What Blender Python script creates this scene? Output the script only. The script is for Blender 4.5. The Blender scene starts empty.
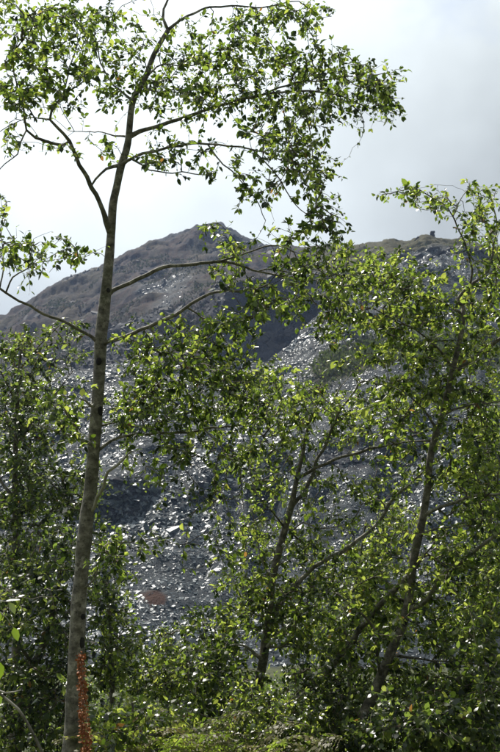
import bpy, math, random
import numpy as np
from mathutils.kdtree import KDTree
R = math.radians
rng = np.random.default_rng(7)
scene = bpy.context.scene
COL = scene.collection

# ------------------------------------------------------------------ camera
F, CX, CY = 1033.0, 250.0, 376.0          # focal length and centre of the 500 x 752 photograph, in its pixels
EYE = np.array((0.0, 0.0, 1.6)); PITCH = R(6.0)
cam = bpy.data.cameras.new('camera'); cam_ob = bpy.data.objects.new('camera', cam); COL.objects.link(cam_ob)
cam_ob.location = EYE; cam_ob.rotation_euler = (R(90) + PITCH, 0, 0)
cam.sensor_fit = 'VERTICAL'; cam.sensor_height = 36.0; cam.lens = 36.0 * F / 752
cam.clip_start = 0.1; cam.clip_end = 4000
cam.dof.use_dof = True; cam.dof.focus_distance = 7.6; cam.dof.aperture_fstop = 9
scene.camera = cam_ob
FW = np.array((0, math.cos(PITCH), math.sin(PITCH))); UP = np.array((0, -math.sin(PITCH), math.cos(PITCH)))

def at(x, y, d):
    """pixel (x, y) of the photograph at world distance d (along the ground, +Y)"""
    x = np.asarray(x, float); y = np.asarray(y, float); d = np.asarray(d, float)
    v = FW + ((CY - y) / F)[..., None] * UP + ((x - CX) / F)[..., None] * np.array((1.0, 0, 0))
    return EYE + v * (d / v[..., 1])[..., None]

# ------------------------------------------------------------------ sky, sun, exposure
SUN_EL, SUN_AZ = R(48), R(-26)             # azimuth from +Y, negative = to the left
SUN = np.array((math.cos(SUN_EL) * math.sin(SUN_AZ), math.cos(SUN_EL) * math.cos(SUN_AZ), math.sin(SUN_EL)))
world = bpy.data.worlds.new('World'); scene.world = world; world.use_nodes = True
nt = world.node_tree; N, L = nt.nodes, nt.links; N.clear()
def nd(tree, t, **kw):
    n = tree.nodes.new(t)
    for k, v in kw.items():
        if k in n.inputs and not hasattr(type(n), k): n.inputs[k].default_value = v
        else: setattr(n, k, v)
    return n
out = nd(nt, 'ShaderNodeOutputWorld')
sky = nd(nt, 'ShaderNodeTexSky', sky_type='NISHITA', sun_disc=False, sun_elevation=SUN_EL, sun_rotation=SUN_AZ)
sky.air_density = 1.0; sky.dust_density = 2.0; sky.ozone_density = 1.0
bg_sky = nd(nt, 'ShaderNodeBackground'); bg_sky.inputs['Strength'].default_value = 0.11
L.new(sky.outputs[0], bg_sky.inputs['Color'])
tc = nd(nt, 'ShaderNodeTexCoord')
mp = nd(nt, 'ShaderNodeMapping'); mp.inputs['Scale'].default_value = (1.0, 1.0, 1.7); mp.inputs['Location'].default_value = (3.430, 1.790, 1.300)
L.new(tc.outputs['Generated'], mp.inputs['Vector'])
n1 = nd(nt, 'ShaderNodeTexNoise'); n1.inputs['Scale'].default_value = 2.6; n1.inputs['Detail'].default_value = 7; n1.inputs['Roughness'].default_value = 0.55
L.new(mp.outputs[0], n1.inputs['Vector'])
cr = nd(nt, 'ShaderNodeValToRGB'); cr.color_ramp.elements[0].position = 0.22; cr.color_ramp.elements[1].position = 0.38
L.new(n1.outputs['Fac'], cr.inputs[0])
n2 = nd(nt, 'ShaderNodeTexNoise'); n2.inputs['Scale'].default_value = 3.4; n2.inputs['Detail'].default_value = 5; n2.inputs['Roughness'].default_value = 0.5
mp2 = nd(nt, 'ShaderNodeMapping'); mp2.inputs['Location'].default_value = (7.210, 5.340, 5.200); L.new(tc.outputs['Generated'], mp2.inputs['Vector']); L.new(mp2.outputs[0], n2.inputs['Vector'])
# clouds scatter forward: brighter towards the sun
vm = nd(nt, 'ShaderNodeVectorMath', operation='DOT_PRODUCT'); vm.inputs[1].default_value = SUN
nrm = nd(nt, 'ShaderNodeVectorMath', operation='NORMALIZE'); L.new(tc.outputs['Generated'], nrm.inputs[0]); L.new(nrm.outputs[0], vm.inputs[0])
mr = nd(nt, 'ShaderNodeMapRange'); mr.inputs['From Min'].default_value = 0.2; mr.inputs['From Max'].default_value = 1.0; mr.inputs['To Min'].default_value = 0.0; mr.inputs['To Max'].default_value = 1.0
L.new(vm.outputs['Value'], mr.inputs['Value'])
pw = nd(nt, 'ShaderNodeMath', operation='POWER'); pw.inputs[1].default_value = 3.2; L.new(mr.outputs[0], pw.inputs[0])
mr2 = nd(nt, 'ShaderNodeMapRange'); mr2.inputs['From Min'].default_value = 0.35; mr2.inputs['From Max'].default_value = 0.65; mr2.inputs['To Min'].default_value = 0.19; mr2.inputs['To Max'].default_value = 0.48
L.new(n2.outputs['Fac'], mr2.inputs['Value'])
ad = nd(nt, 'ShaderNodeMath', operation='MULTIPLY_ADD'); ad.inputs[1].default_value = 1.15
L.new(pw.outputs[0], ad.inputs[0]); L.new(mr2.outputs[0], ad.inputs[2])
bg_c = nd(nt, 'ShaderNodeBackground'); bg_c.inputs['Color'].default_value = (0.90, 0.975, 1.0, 1)
L.new(ad.outputs[0], bg_c.inputs['Strength'])
mx = nd(nt, 'ShaderNodeMixShader')
L.new(cr.outputs[0], mx.inputs[0]); L.new(bg_sky.outputs[0], mx.inputs[1]); L.new(bg_c.outputs[0], mx.inputs[2])
L.new(mx.outputs[0], out.inputs['Surface'])

sun = bpy.data.lights.new('sun', 'SUN'); sun.energy = 5.0; sun.angle = R(0.53); sun.color = (1.0, 0.95, 0.86)
sun_ob = bpy.data.objects.new('sun', sun); COL.objects.link(sun_ob)
sun_ob.rotation_euler = (R(90) - SUN_EL, 0, 0)
from mathutils import Vector
sun_ob.rotation_mode = 'QUATERNION'; sun_ob.rotation_quaternion = Vector(SUN).to_track_quat('Z', 'Y')
vs = scene.view_settings; vs.view_transform = 'Standard'; vs.look = 'None'; vs.gamma = 1; vs.use_curve_mapping = False; vs.exposure = 0.38
scene.render.engine = 'CYCLES'
scene.cycles.max_bounces = 8; scene.cycles.transparent_max_bounces = 8; scene.cycles.volume_bounces = 0
scene.cycles.sample_clamp_indirect = 6

# ------------------------------------------------------------------ helpers
def mesh_np(name, V, faces, mat=None, parent=None, smooth=True, attrs=None, mats=None):
    """V (n,3); faces a list of int arrays (m,k)"""
    me = bpy.data.meshes.new(name)
    if not isinstance(faces, (list, tuple)): faces = [faces]
    faces = [np.asarray(f, np.int32) for f in faces if len(f)]
    V = np.asarray(V, np.float32)
    me.vertices.add(len(V)); me.vertices.foreach_set('co', V.ravel())
    idx = np.concatenate([f.ravel() for f in faces])
    cnt = np.concatenate([np.full(len(f), f.shape[1], np.int32) for f in faces])
    me.loops.add(len(idx)); me.loops.foreach_set('vertex_index', idx)
    me.polygons.add(len(cnt))
    me.polygons.foreach_set('loop_start', np.concatenate(([0], np.cumsum(cnt)[:-1])).astype(np.int32))
    me.polygons.foreach_set('use_smooth', np.full(len(cnt), smooth))
    for k, a in (attrs or {}).items():
        at_ = me.attributes.new(k, 'FLOAT', 'POINT'); at_.data.foreach_set('value', np.asarray(a, np.float32))
    me.update(calc_edges=True); me.validate()
    if mat: me.materials.append(mat)
    ob = bpy.data.objects.new(name, me); COL.objects.link(ob)
    if parent is not None: ob.parent = parent; ob.matrix_parent_inverse = parent.matrix_world.inverted()
    return ob
def empty(name, loc, label, cat, group=None):
    e = bpy.data.objects.new(name, None); COL.objects.link(e); e.location = loc; e.empty_display_size = 0.2
    e['label'] = label; e['category'] = cat
    if group: e['group'] = group
    bpy.context.view_layer.update()
    return e
def unit(v):
    return v / np.maximum(np.linalg.norm(v, axis=-1, keepdims=True), 1e-9)

def vnoise(P, seed=0):
    """smooth value noise in -1..1 on (n,3) points"""
    P = np.asarray(P, float); i = np.floor(P).astype(np.int64); f = P - i; f = f * f * (3 - 2 * f)
    def h(a):
        n = (a[..., 0] * 374761393 + a[..., 1] * 668265263 + a[..., 2] * 2147483647 + seed * 974711) & 0x7fffffff
        n = ((n ^ (n >> 13)) * 1274126177) & 0x7fffffff
        n = (n ^ (n >> 16)) & 0x7fffffff
        return n / 0x3fffffff - 1.0
    r = 0
    for dx in (0, 1):
        for dy in (0, 1):
            for dz in (0, 1):
                w = (f[..., 0] if dx else 1 - f[..., 0]) * (f[..., 1] if dy else 1 - f[..., 1]) * (f[..., 2] if dz else 1 - f[..., 2])
                r = r + w * h(i + np.array((dx, dy, dz)))
    return r
def fbm(P, octaves=4, seed=0):
    s, a, r = 1.0, 1.0, 0
    for o in range(octaves):
        r = r + a * vnoise(np.asarray(P) * s + o * 17.3, seed + o); s *= 2.03; a *= 0.5
    return r

def catmull(P, step):
    P = np.asarray(P, float); n = len(P)
    if n < 3:
        m = max(2, int(np.linalg.norm(P[-1, :3] - P[0, :3]) / step) + 1); t = np.linspace(0, 1, m)[:, None]
        return P[0] * (1 - t) + P[-1] * t
    Q = np.vstack((2 * P[0] - P[1], P, 2 * P[-1] - P[-2])); o = []
    for i in range(n - 1):
        a, b, c, d = Q[i:i + 4]; m = max(1, int(np.linalg.norm(c[:3] - b[:3]) / step))
        t = np.linspace(0, 1, m, endpoint=False)[:, None]
        o.append(.5 * (2 * b + (c - a) * t + (2 * a - 5 * b + 4 * c - d) * t * t + (3 * b - a - 3 * c + d) * t ** 3))
    o.append(P[-1:]); return np.vstack(o)

def tube_arrays(P, rad, k, base, rough=0.0, seed=0):
    P = np.asarray(P); n = len(P); T = unit(np.gradient(P, axis=0))
    ref = np.array((0, 0, 1.0)) if abs(T[0][2]) < .9 else np.array((1.0, 0, 0))
    U = np.zeros_like(P); u = unit(np.cross(T[0], ref))
    for i in range(n):
        u = u - T[i] * (u @ T[i]); u = u / max(np.linalg.norm(u), 1e-9); U[i] = u
    W = np.cross(T, U); a = np.arange(k) * 2 * math.pi / k
    rr = np.repeat(np.asarray(rad)[:, None], k, 1)
    if rough:
        ring = P[:, None, :] + 0.3 * (np.cos(a)[None, :, None] * U[:, None] + np.sin(a)[None, :, None] * W[:, None])
        rr = rr * (1 + rough * fbm(ring * np.array((7, 7, 5.0)), 3, seed))
    V = P[:, None, :] + rr[..., None] * (np.cos(a)[None, :, None] * U[:, None] + np.sin(a)[None, :, None] * W[:, None])
    i = np.arange(n - 1)[:, None] * k; j = np.arange(k)[None, :]; j2 = (j + 1) % k
    Fq = np.stack((i + j, i + j2, i + k + j2, i + k + j), -1).reshape(-1, 4) + base
    return V.reshape(-1, 3), Fq, np.arange(k)[::-1] + base, np.arange(k) + base + (n - 1) * k
def tube(name, P, rad, k, mat, parent, rough=0.0, seed=0):
    V, Fq, c0, c1 = tube_arrays(P, rad, k, 0, rough, seed)
    return mesh_np(name, V, [Fq, c0[None], c1[None]], mat, parent)

# ------------------------------------------------------------------ materials
def new_mat(name):
    m = bpy.data.materials.new(name); m.use_nodes = True; m.node_tree.nodes.clear()
    return m, m.node_tree
def ramp(t, stops):
    r = nd(t, 'ShaderNodeValToRGB'); e = r.color_ramp.elements
    while len(e) < len(stops): e.new(0.5)
    for q, (p, c) in zip(e, stops): q.position = p; q.color = (*c, 1)
    return r
def noise(t, scale, detail=4, rough=.55, vec=None):
    n = nd(t, 'ShaderNodeTexNoise'); n.inputs['Scale'].default_value = scale; n.inputs['Detail'].default_value = detail; n.inputs['Roughness'].default_value = rough
    if vec is not None: t.links.new(vec, n.inputs['Vector'])
    return n
def attr(t, name):
    return nd(t, 'ShaderNodeAttribute', attribute_name=name)
def mixc(t, fac, a, b, mode='MIX'):
    m = nd(t, 'ShaderNodeMix', data_type='RGBA', blend_type=mode)
    for s, v in ((0, fac), (6, a), (7, b)):
        if isinstance(v, (int, float)): m.inputs[s].default_value = v
        elif isinstance(v, tuple): m.inputs[s].default_value = (*v, 1)
        else: t.links.new(v, m.inputs[s])
    return m.outputs[2]

def leaf_mat(name, dark, mid, bright, trans_gain=1.0, rough=0.30, tr=0.54):
    m, t = new_mat(name); o = nd(t, 'ShaderNodeOutputMaterial')
    a = attr(t, 'tint')
    base = ramp(t, [(0, dark), (.55, mid), (.9, bright), (.965, (.22, .18, .03)), (1, (.14, .08, .03))]); t.links.new(a.outputs['Fac'], base.inputs[0])
    g = nd(t, 'ShaderNodeNewGeometry')
    n = noise(t, 60, 3); nz = mixc(t, .35, base.outputs[0], n.outputs['Color'], 'SOFT_LIGHT')
    under = mixc(t, .35, nz, (.16, .20, .12)); col = mixc(t, g.outputs['Backfacing'], nz, under)
    p = nd(t, 'ShaderNodeBsdfPrincipled'); t.links.new(col, p.inputs['Base Color'])
    p.inputs['Roughness'].default_value = rough; p.inputs['Specular IOR Level'].default_value = 0.55
    trc = ramp(t, [(0, tuple(c * 1.1 * trans_gain for c in (mid[0] * .9, mid[1], mid[2] * .6))), (.33, (.12 * trans_gain, .19 * trans_gain, .015)), (.55, (.29 * trans_gain, .42 * trans_gain, .05)), (.92, (.54 * trans_gain, .62 * trans_gain, .10)), (.965, (.5, .40, .05)), (1, (.34, .18, .04))])
    t.links.new(a.outputs['Fac'], trc.inputs[0])
    tl = nd(t, 'ShaderNodeBsdfTranslucent'); t.links.new(trc.outputs[0], tl.inputs['Color'])
    mxs = nd(t, 'ShaderNodeMixShader'); mxs.inputs[0].default_value = tr
    t.links.new(p.outputs[0], mxs.inputs[1]); t.links.new(tl.outputs[0], mxs.inputs[2]); t.links.new(mxs.outputs[0], o.inputs['Surface'])
    return m
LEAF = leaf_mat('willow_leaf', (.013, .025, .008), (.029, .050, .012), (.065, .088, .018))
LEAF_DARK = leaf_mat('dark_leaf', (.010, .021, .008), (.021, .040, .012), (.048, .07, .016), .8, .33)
LEAF_YEL = leaf_mat('yellow_leaf', (.06, .08, .02), (.09, .12, .025), (.14, .15, .03), 1.15, .42)

def bark_mat(name, a, b, c, moss=.3, scar=.5):
    m, t = new_mat(name); o = nd(t, 'ShaderNodeOutputMaterial'); tc_ = nd(t, 'ShaderNodeTexCoord')
    mp_ = nd(t, 'ShaderNodeMapping'); mp_.inputs['Scale'].default_value = (1, 1, 1.25); t.links.new(tc_.outputs['Object'], mp_.inputs[0])
    n_a = noise(t, 16, 6, .65, mp_.outputs[0]); n_b = noise(t, 55, 5, .7, mp_.outputs[0]); n_c = noise(t, 5, 4, .6, tc_.outputs['Object'])
    base = ramp(t, [(.32, a), (.5, b), (.68, c)]); t.links.new(n_a.outputs['Fac'], base.inputs[0])
    sp = ramp(t, [(.36, (0, 0, 0)), (.44, (1, 1, 1))]); t.links.new(n_b.outputs['Fac'], sp.inputs[0])
    c1 = mixc(t, scar, base.outputs[0], sp.outputs[0], 'MULTIPLY')
    ms = ramp(t, [(.5, (0, 0, 0)), (.7, (moss,) * 3)]); t.links.new(n_c.outputs['Fac'], ms.inputs[0])
    c2 = mixc(t, ms.outputs[0], c1, (.10, .115, .05))
    n_l = noise(t, 9, 6, .7, tc_.outputs['Object']); lr = ramp(t, [(.56, (0, 0, 0)), (.62, (.65,) * 3)]); t.links.new(n_l.outputs['Fac'], lr.inputs[0]); c2 = mixc(t, lr.outputs[0], c2, tuple(min(.5, q * 1.35) for q in c))
    p = nd(t, 'ShaderNodeBsdfPrincipled'); t.links.new(c2, p.inputs['Base Color']); p.inputs['Roughness'].default_value = .72; p.inputs['Specular IOR Level'].default_value = .35
    ad_ = nd(t, 'ShaderNodeMath', operation='ADD'); t.links.new(n_a.outputs['Fac'], ad_.inputs[0]); t.links.new(n_b.outputs['Fac'], ad_.inputs[1])
    bp = nd(t, 'ShaderNodeBump'); bp.inputs['Strength'].default_value = .7; bp.inputs['Distance'].default_value = .006
    t.links.new(ad_.outputs[0], bp.inputs['Height']); t.links.new(bp.outputs[0], p.inputs['Normal']); t.links.new(p.outputs[0], o.inputs['Surface'])
    return m
BARK = bark_mat('grey_bark', (.06, .054, .043), (.17, .155, .125), (.36, .335, .285), .5, .65)
BARK_DK = bark_mat('dark_bark', (.045, .04, .032), (.12, .106, .086), (.26, .235, .195), .45, .65)
BARK_PALE = bark_mat('pale_bark', (.26, .25, .22), (.38, .36, .31), (.52, .49, .43), .15, .3)
TWIG = bark_mat('twig_bark', (.06, .05, .038), (.11, .09, .065), (.17, .14, .105), .1, .2)
KNOT = bark_mat('knot_bark', (.008, .007, .006), (.016, .014, .012), (.03, .026, .022), 0, .6)

def simple_mat(name, stops, scale, rough=.7, spec=.4, bump=0, bscale=None, detail=5, attr_name=None, attr_stops=None):
    m, t = new_mat(name); o = nd(t, 'ShaderNodeOutputMaterial'); tc_ = nd(t, 'ShaderNodeTexCoord')
    n_ = noise(t, scale, detail, .6, tc_.outputs['Object']); r_ = ramp(t, stops); t.links.new(n_.outputs['Fac'], r_.inputs[0]); col = r_.outputs[0]
    if attr_name:
        a = attr(t, attr_name); r2 = ramp(t, attr_stops); t.links.new(a.outputs['Fac'], r2.inputs[0]); col = mixc(t, .5, r2.outputs[0], col, 'OVERLAY')
    p = nd(t, 'ShaderNodeBsdfPrincipled'); t.links.new(col, p.inputs['Base Color']); p.inputs['Roughness'].default_value = rough; p.inputs['Specular IOR Level'].default_value = spec
    if bump:
        nb = noise(t, bscale or scale * 4, 5, .65, tc_.outputs['Object']); b_ = nd(t, 'ShaderNodeBump'); b_.inputs['Strength'].default_value = 1; b_.inputs['Distance'].default_value = bump
        t.links.new(nb.outputs['Fac'], b_.inputs['Height']); t.links.new(b_.outputs[0], p.inputs['Normal'])
    t.links.new(p.outputs[0], o.inputs['Surface'])
    return m
SLATE = simple_mat('slate', [(.3, (.35, .35, .35)), (.7, (.65, .65, .65))], 1.1, .40, .6, .025, 8, attr_name='tint',
                   attr_stops=[(0, (.016, .027, .038)), (.5, (.045, .068, .083)), (.85, (.11, .132, .142)), (1, (.12, .11, .098))])
SOIL = simple_mat('forest_floor', [(.35, (.03, .034, .015)), (.5, (.05, .06, .02)), (.7, (.075, .08, .03))], .9, .9, .2, .06, 5)
STONE = simple_mat('dark_stone', [(.3, (.022, .022, .025)), (.7, (.05, .046, .044))], 3, .8, .4, .03, 14)
RUST = simple_mat('dock_seed', [(.3, (.17, .05, .02)), (.5, (.34, .12, .042)), (.7, (.52, .27, .11))], 45, .7, .3)

def hill_mat():
    m, t = new_mat('hill_heath'); o = nd(t, 'ShaderNodeOutputMaterial'); tc_ = nd(t, 'ShaderNodeTexCoord'); ob = tc_.outputs['Object']
    mpp = nd(t, 'ShaderNodeMapping'); mpp.inputs['Rotation'].default_value = (0, 0, .5); mpp.inputs['Scale'].default_value = (1.6, .55, .8); t.links.new(ob, mpp.inputs[0]); n1_ = noise(t, .035, 9, .68, mpp.outputs[0]); n2_ = noise(t, .25, 6, .65, ob); n3_ = noise(t, 1.3, 6, .7, ob)
    heath = ramp(t, [(.36, (.014, .015, .02)), (.43, (.024, .02, .024)), (.475, (.055, .034, .025)), (.52, (.028, .025, .021)), (.56, (.052, .040, .024)), (.64, (.072, .054, .032))]); 
    ad_ = nd(t, 'ShaderNodeMath', operation='MULTIPLY_ADD'); ad_.inputs[1].default_value = .35; t.links.new(n2_.outputs['Fac'], ad_.inputs[0])
    ml = nd(t, 'ShaderNodeMath', operation='MULTIPLY'); ml.inputs[1].default_value = .65; t.links.new(n1_.outputs['Fac'], ml.inputs[0]); t.links.new(ml.outputs[0], ad_.inputs[2])
    t.links.new(ad_.outputs[0], heath.inputs[0])
    grit = ramp(t, [(.35, (.009, .014, .02)), (.6, (.02, .031, .039)), (.75, (.045, .055, .06))]); t.links.new(n3_.outputs['Fac'], grit.inputs[0])
    grass = ramp(t, [(.35, (.05, .052, .022)), (.55, (.085, .076, .034)), (.75, (.13, .11, .058))]); t.links.new(n3_.outputs['Fac'], grass.inputs[0])
    rock = ramp(t, [(.35, (.028, .03, .036)), (.6, (.055, .057, .066)), (.75, (.085, .083, .088))]); t.links.new(n2_.outputs['Fac'], rock.inputs[0])
    a_s, a_g, a_r = attr(t, 'slate'), attr(t, 'grass'), attr(t, 'rock')
    c = mixc(t, a_r.outputs['Fac'], heath.outputs[0], rock.outputs[0]); c = mixc(t, a_s.outputs['Fac'], c, grit.outputs[0]); c = mixc(t, a_g.outputs['Fac'], c, grass.outputs[0]); a_u = attr(t, 'rust'); c = mixc(t, a_u.outputs['Fac'], c, (.055, .027, .018))
    p = nd(t, 'ShaderNodeBsdfPrincipled'); t.links.new(c, p.inputs['Base Color']); sg = nd(t, 'ShaderNodeMath', operation='MULTIPLY_ADD'); sg.inputs[1].default_value = .15; sg.inputs[2].default_value = .08; t.links.new(a_s.outputs['Fac'], sg.inputs[0]); t.links.new(sg.outputs[0], p.inputs['Specular IOR Level'])
    rg = nd(t, 'ShaderNodeMapRange'); rg.inputs['To Min'].default_value = .9; rg.inputs['To Max'].default_value = .8; t.links.new(a_s.outputs['Fac'], rg.inputs['Value']); t.links.new(rg.outputs[0], p.inputs['Roughness'])
    vo = nd(t, 'ShaderNodeTexVoronoi'); vo.inputs['Scale'].default_value = 4.5; t.links.new(ob, vo.inputs['Vector'])
    bv = nd(t, 'ShaderNodeBump'); bv.inputs['Strength'].default_value = 1; bv.inputs['Distance'].default_value = .12; t.links.new(vo.outputs['Color'], bv.inputs['Height'])
    bp = nd(t, 'ShaderNodeBump'); t.links.new(bv.outputs[0], bp.inputs['Normal']); bp.inputs['Strength'].default_value = 1; bp.inputs['Distance'].default_value = .3; t.links.new(n3_.outputs['Fac'], bp.inputs['Height'])
    bp2 = nd(t, 'ShaderNodeBump'); bp2.inputs['Strength'].default_value = .8; bp2.inputs['Distance'].default_value = .7; t.links.new(n2_.outputs['Fac'], bp2.inputs['Height']); t.links.new(bp.outputs[0], bp2.inputs['Normal'])
    t.links.new(bp2.outputs[0], p.inputs['Normal']); t.links.new(p.outputs[0], o.inputs['Surface'])
    return m
HILL = hill_mat()

# ------------------------------------------------------------------ ground under the trees
GY = [-800, -200, -60, -14, -4, 0, 4, 7, 12, 20, 35, 60, 75, 100, 800]; GZ = [105, 80, 36, 7, .6, 0, 0, -.6, -1.95, -4.1, -7.0, -9.8, -10.6, -12, -12]  # unseen slope behind the camera, added to block low sky light and darken the trunks
def ground_z(x, y):
    x = np.asarray(x, float); y = np.asarray(y, float)
    z = np.interp(y, GY, GZ); P = np.stack((x * .25, y * .25, np.zeros_like(x + y)), -1)
    return z + .12 * fbm(P, 3, 5) * np.clip((np.abs(y) + 1) / 6, .2, 1.5)
gx = np.concatenate((np.linspace(-800, -60, 12), np.linspace(-50, 50, 101), np.linspace(60, 800, 12)))
gy = np.concatenate((np.linspace(-800, -40, 12), np.linspace(-30, 90, 161), np.linspace(110, 800, 14)))
X, Y = np.meshgrid(gx, gy, indexing='ij'); Z = ground_z(X, Y); n_x, n_y = X.shape
def grid_faces(a, b):
    i = np.arange(a - 1)[:, None] * b; j = np.arange(b - 1)[None, :]
    return np.stack((i + j, i + b + j, i + b + j + 1, i + j + 1), -1).reshape(-1, 4)
g = mesh_np('ground', np.stack((X, Y, Z), -1).reshape(-1, 3), grid_faces(n_x, n_y), SOIL); g['kind'] = 'structure'

# ------------------------------------------------------------------ hillside: quarry tips in front, mountain behind
HC = {  # column (photo x): rows of (photo y, metres away): foot, wall foot, wall top, ledge front, ledge back, brow, behind brow, cliff foot, cliff top, shoulder, crest, behind
 -700: [(640,72),(560,85),(520,90),(455,102),(440,106),(400,118),(405,135),(400,180),(370,230),(350,300),(335,350),(380,520)],
 0:    [(640,72),(560,84),(520,90),(455,101),(440,105),(385,119),(388,135),(385,180),(365,240),(340,300),(315,345),(360,520)],
 60:   [(640,72),(550,84),(515,90),(455,101),(438,105),(375,120),(378,135),(375,185),(340,240),(304,300),(279,350),(330,520)],
 100:  [(640,72),(515,91),(480,92.4),(450,101),(432,105),(372,121),(375,138),(372,185),(332,240),(288,305),(259,358),(310,520)],
 125:  [(640,72),(508,92),(468,93.2),(445,101),(430,105),(371,121.5),(374,138),(370,188),(325,238),(279,308),(248,362),(300,520)],
 150:  [(640,72),(510,92),(465,93.4),(443,101.5),(427,106),(370,122),(373,140),(368,190),(320,232),(269,310),(236,365),(290,520)],
 180:  [(640,72),(508,92.5),(478,93.8),(443,102),(426,106),(371,122.5),(374,140),(368,193),(310,228),(260,315),(225,368),(280,520)],
 205:  [(640,72),(512,92.5),(470,94),(443,102),(425,107),(372,123),(375,140),(366,196),(300,220),(252,320),(220,370),(270,520)],
 195:  [(640,72),(511,92.5),(472,94),(443,102),(425,107),(372,123),(375,140),(366,195),(303,222),(253,319),(220,370),(272,520)],
 222:  [(640,72),(515,92.5),(466,94),(443,102.5),(424,107),(372,123.5),(376,140),(364,198),(292,212),(252,315),(221,370),(270,520)],
 236:  [(640,72),(512,93),(470,94.5),(443,103),(423,107.5),(371,124),(377,140),(362,200),(287,210),(254,305),(231,365),(275,520)],
 265:  [(640,72),(500,93),(468,95),(440,103),(420,108),(364,126),(372,142),(358,200),(278,209),(262,290),(243,352),(280,520)],
 300:  [(640,72),(490,92),(455,93.5),(420,105),(385,113),(332,132),(345,150),(340,200),(275,209),(262,270),(249,320),(285,520)],
 330:  [(640,72),(485,91),(455,92.6),(385,111),(362,116),(303,138),(312,155),(308,200),(272,209),(260,250),(249,300),(285,520)],
 365:  [(640,72),(480,90),(450,92),(368,114),(352,121),(280,143),(283,160),(278,200),(264,210),(255,240),(245,272),(285,500)],
 392:  [(640,72),(480,90),(450,92.5),(362,115),(349,122),(268,146),(268,163),(264,190),(259,210),(246,235),(234,258),(275,500)],
 440:  [(640,72),(480,90),(450,93),(360,116),(348,123),(262,148),(262,165),(258,190),(254,210),(244,235),(233,256),(275,500)],
 470:  [(640,72),(482,90),(455,93),(360,116),(349,123),(263,148),(263,165),(259,190),(256,210),(247,235),(239,255),(280,500)],
 500:  [(640,72),(485,90),(460,93),(362,116),(351,123),(266,148),(266,165),(261,190),(257,210),(249,235),(240,255),(285,500)],
 1200: [(640,72),(500,90),(470,93),(380,116),(365,123),(290,148),(290,165),(285,190),(280,210),(270,235),(262,258),(300,500)]}
hx = np.concatenate((np.linspace(-700, -60, 40, endpoint=False), np.linspace(-60, 560, 430), np.linspace(570, 1200, 40)))
rows = np.array([HC[k] for k in sorted(HC)], float); cols = np.array(sorted(HC), float)
rows = np.concatenate((np.repeat(np.array([[[760, 60.0]]]), len(cols), 0), rows), 1)          # toe buried below the valley floor
nr = rows.shape[1]; per = [14, 60, 22, 30, 18, 46, 12, 20, 40, 44, 44, 12]
u = np.concatenate([np.linspace(i, i + 1, per[i], endpoint=False) for i in range(nr - 1)] + [[nr - 1.0]])
cy = np.stack([np.interp(hx, cols, rows[:, k, 0]) for k in range(nr)], -1)
cd = np.stack([np.interp(hx, cols, rows[:, k, 1]) for k in range(nr)], -1)
wv = .5 + .9 * fbm(np.stack((hx * .03, 0 * hx, 0 * hx), -1), 3, 41); wv = np.clip(wv, -.1, 1.25)
mid_y = .5 * (cy[:, 2] + cy[:, 3]); half = .5 * (cy[:, 2] - cy[:, 3]); sh = 9 * fbm(np.stack((hx * .02, 0 * hx + 5, 0 * hx), -1), 3, 47)
cy[:, 2] = mid_y + half * wv + sh; cy[:, 3] = mid_y - half * wv + sh
for q in range(2):     # soften the joints between columns
    cy[1:-1] = .25 * cy[:-2] + .5 * cy[1:-1] + .25 * cy[2:]; cd[1:-1] = .25 * cd[:-2] + .5 * cd[1:-1] + .25 * cd[2:]
D = np.stack([np.interp(u, np.arange(nr), cd[i]) for i in range(len(hx))])
YY = np.stack([np.interp(u, np.arange(nr), cy[i]) for i in range(len(hx))])
# points between the rows run straight in space, not in the picture
ZK = EYE[2] + (484.5 - cy) / F * cd
ZZ = np.stack([np.interp(u, np.arange(nr), ZK[i]) for i in range(len(hx))])
XX = (hx[:, None] - CX) / F * D
HP = np.stack((XX, D, ZZ), -1)
amp = np.clip((D - 62) / 20, 0, 1) * np.clip(D / 110, .6, 2.6)
ns = fbm(HP * np.array((.045, .03, .03)), 5, 3); ns2 = fbm(HP * .16, 4, 11); ns3 = fbm(HP * .6, 3, 23)
crest = np.clip(1 - np.abs(u[None, :] - 11) / 1.2, 0, 1)
HP[..., 2] += amp * (1.0 * ns * (1 - .85 * crest) + .55 * ns2 * (1 - .4 * crest) + .18 * ns3 + (1 - .6 * crest) * np.clip(u[None, :] - 7.2, 0, 1) * (2.6 * (.4 - np.abs(fbm(HP * np.array((.022, .016, .03)) + 70, 5, 13)))))
gul = fbm(np.stack((HP[..., 0] * .13 + HP[..., 1] * .02, HP[..., 1] * .012, 0 * D), -1), 3, 19); HP[..., 2] += np.clip(u[None, :] - 1, 0, 1) * np.clip(7 - u[None, :], 0, 1) * (.9 * gul + .5 * fbm(HP * np.array((.1, .3, .2)), 3, 29))
HP[..., 1] += amp * (.7 * fbm(HP * .11 + 40, 4, 31))
face = np.clip(1 - np.abs(u - 2.5) / .6, 0, 1)[None, :] * np.ones_like(D); cliff = np.clip(1 - np.abs(u - 8.5) / .6, 0, 1)[None, :] * np.ones_like(D)
HP[..., 1] += face * .8 * fbm(HP * np.array((.45, .2, 1.3)), 4, 33) + cliff * 4.5 * fbm(HP * np.array((.10, .04, .16)) + 9, 5, 37)
nh, nu = D.shape
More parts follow.
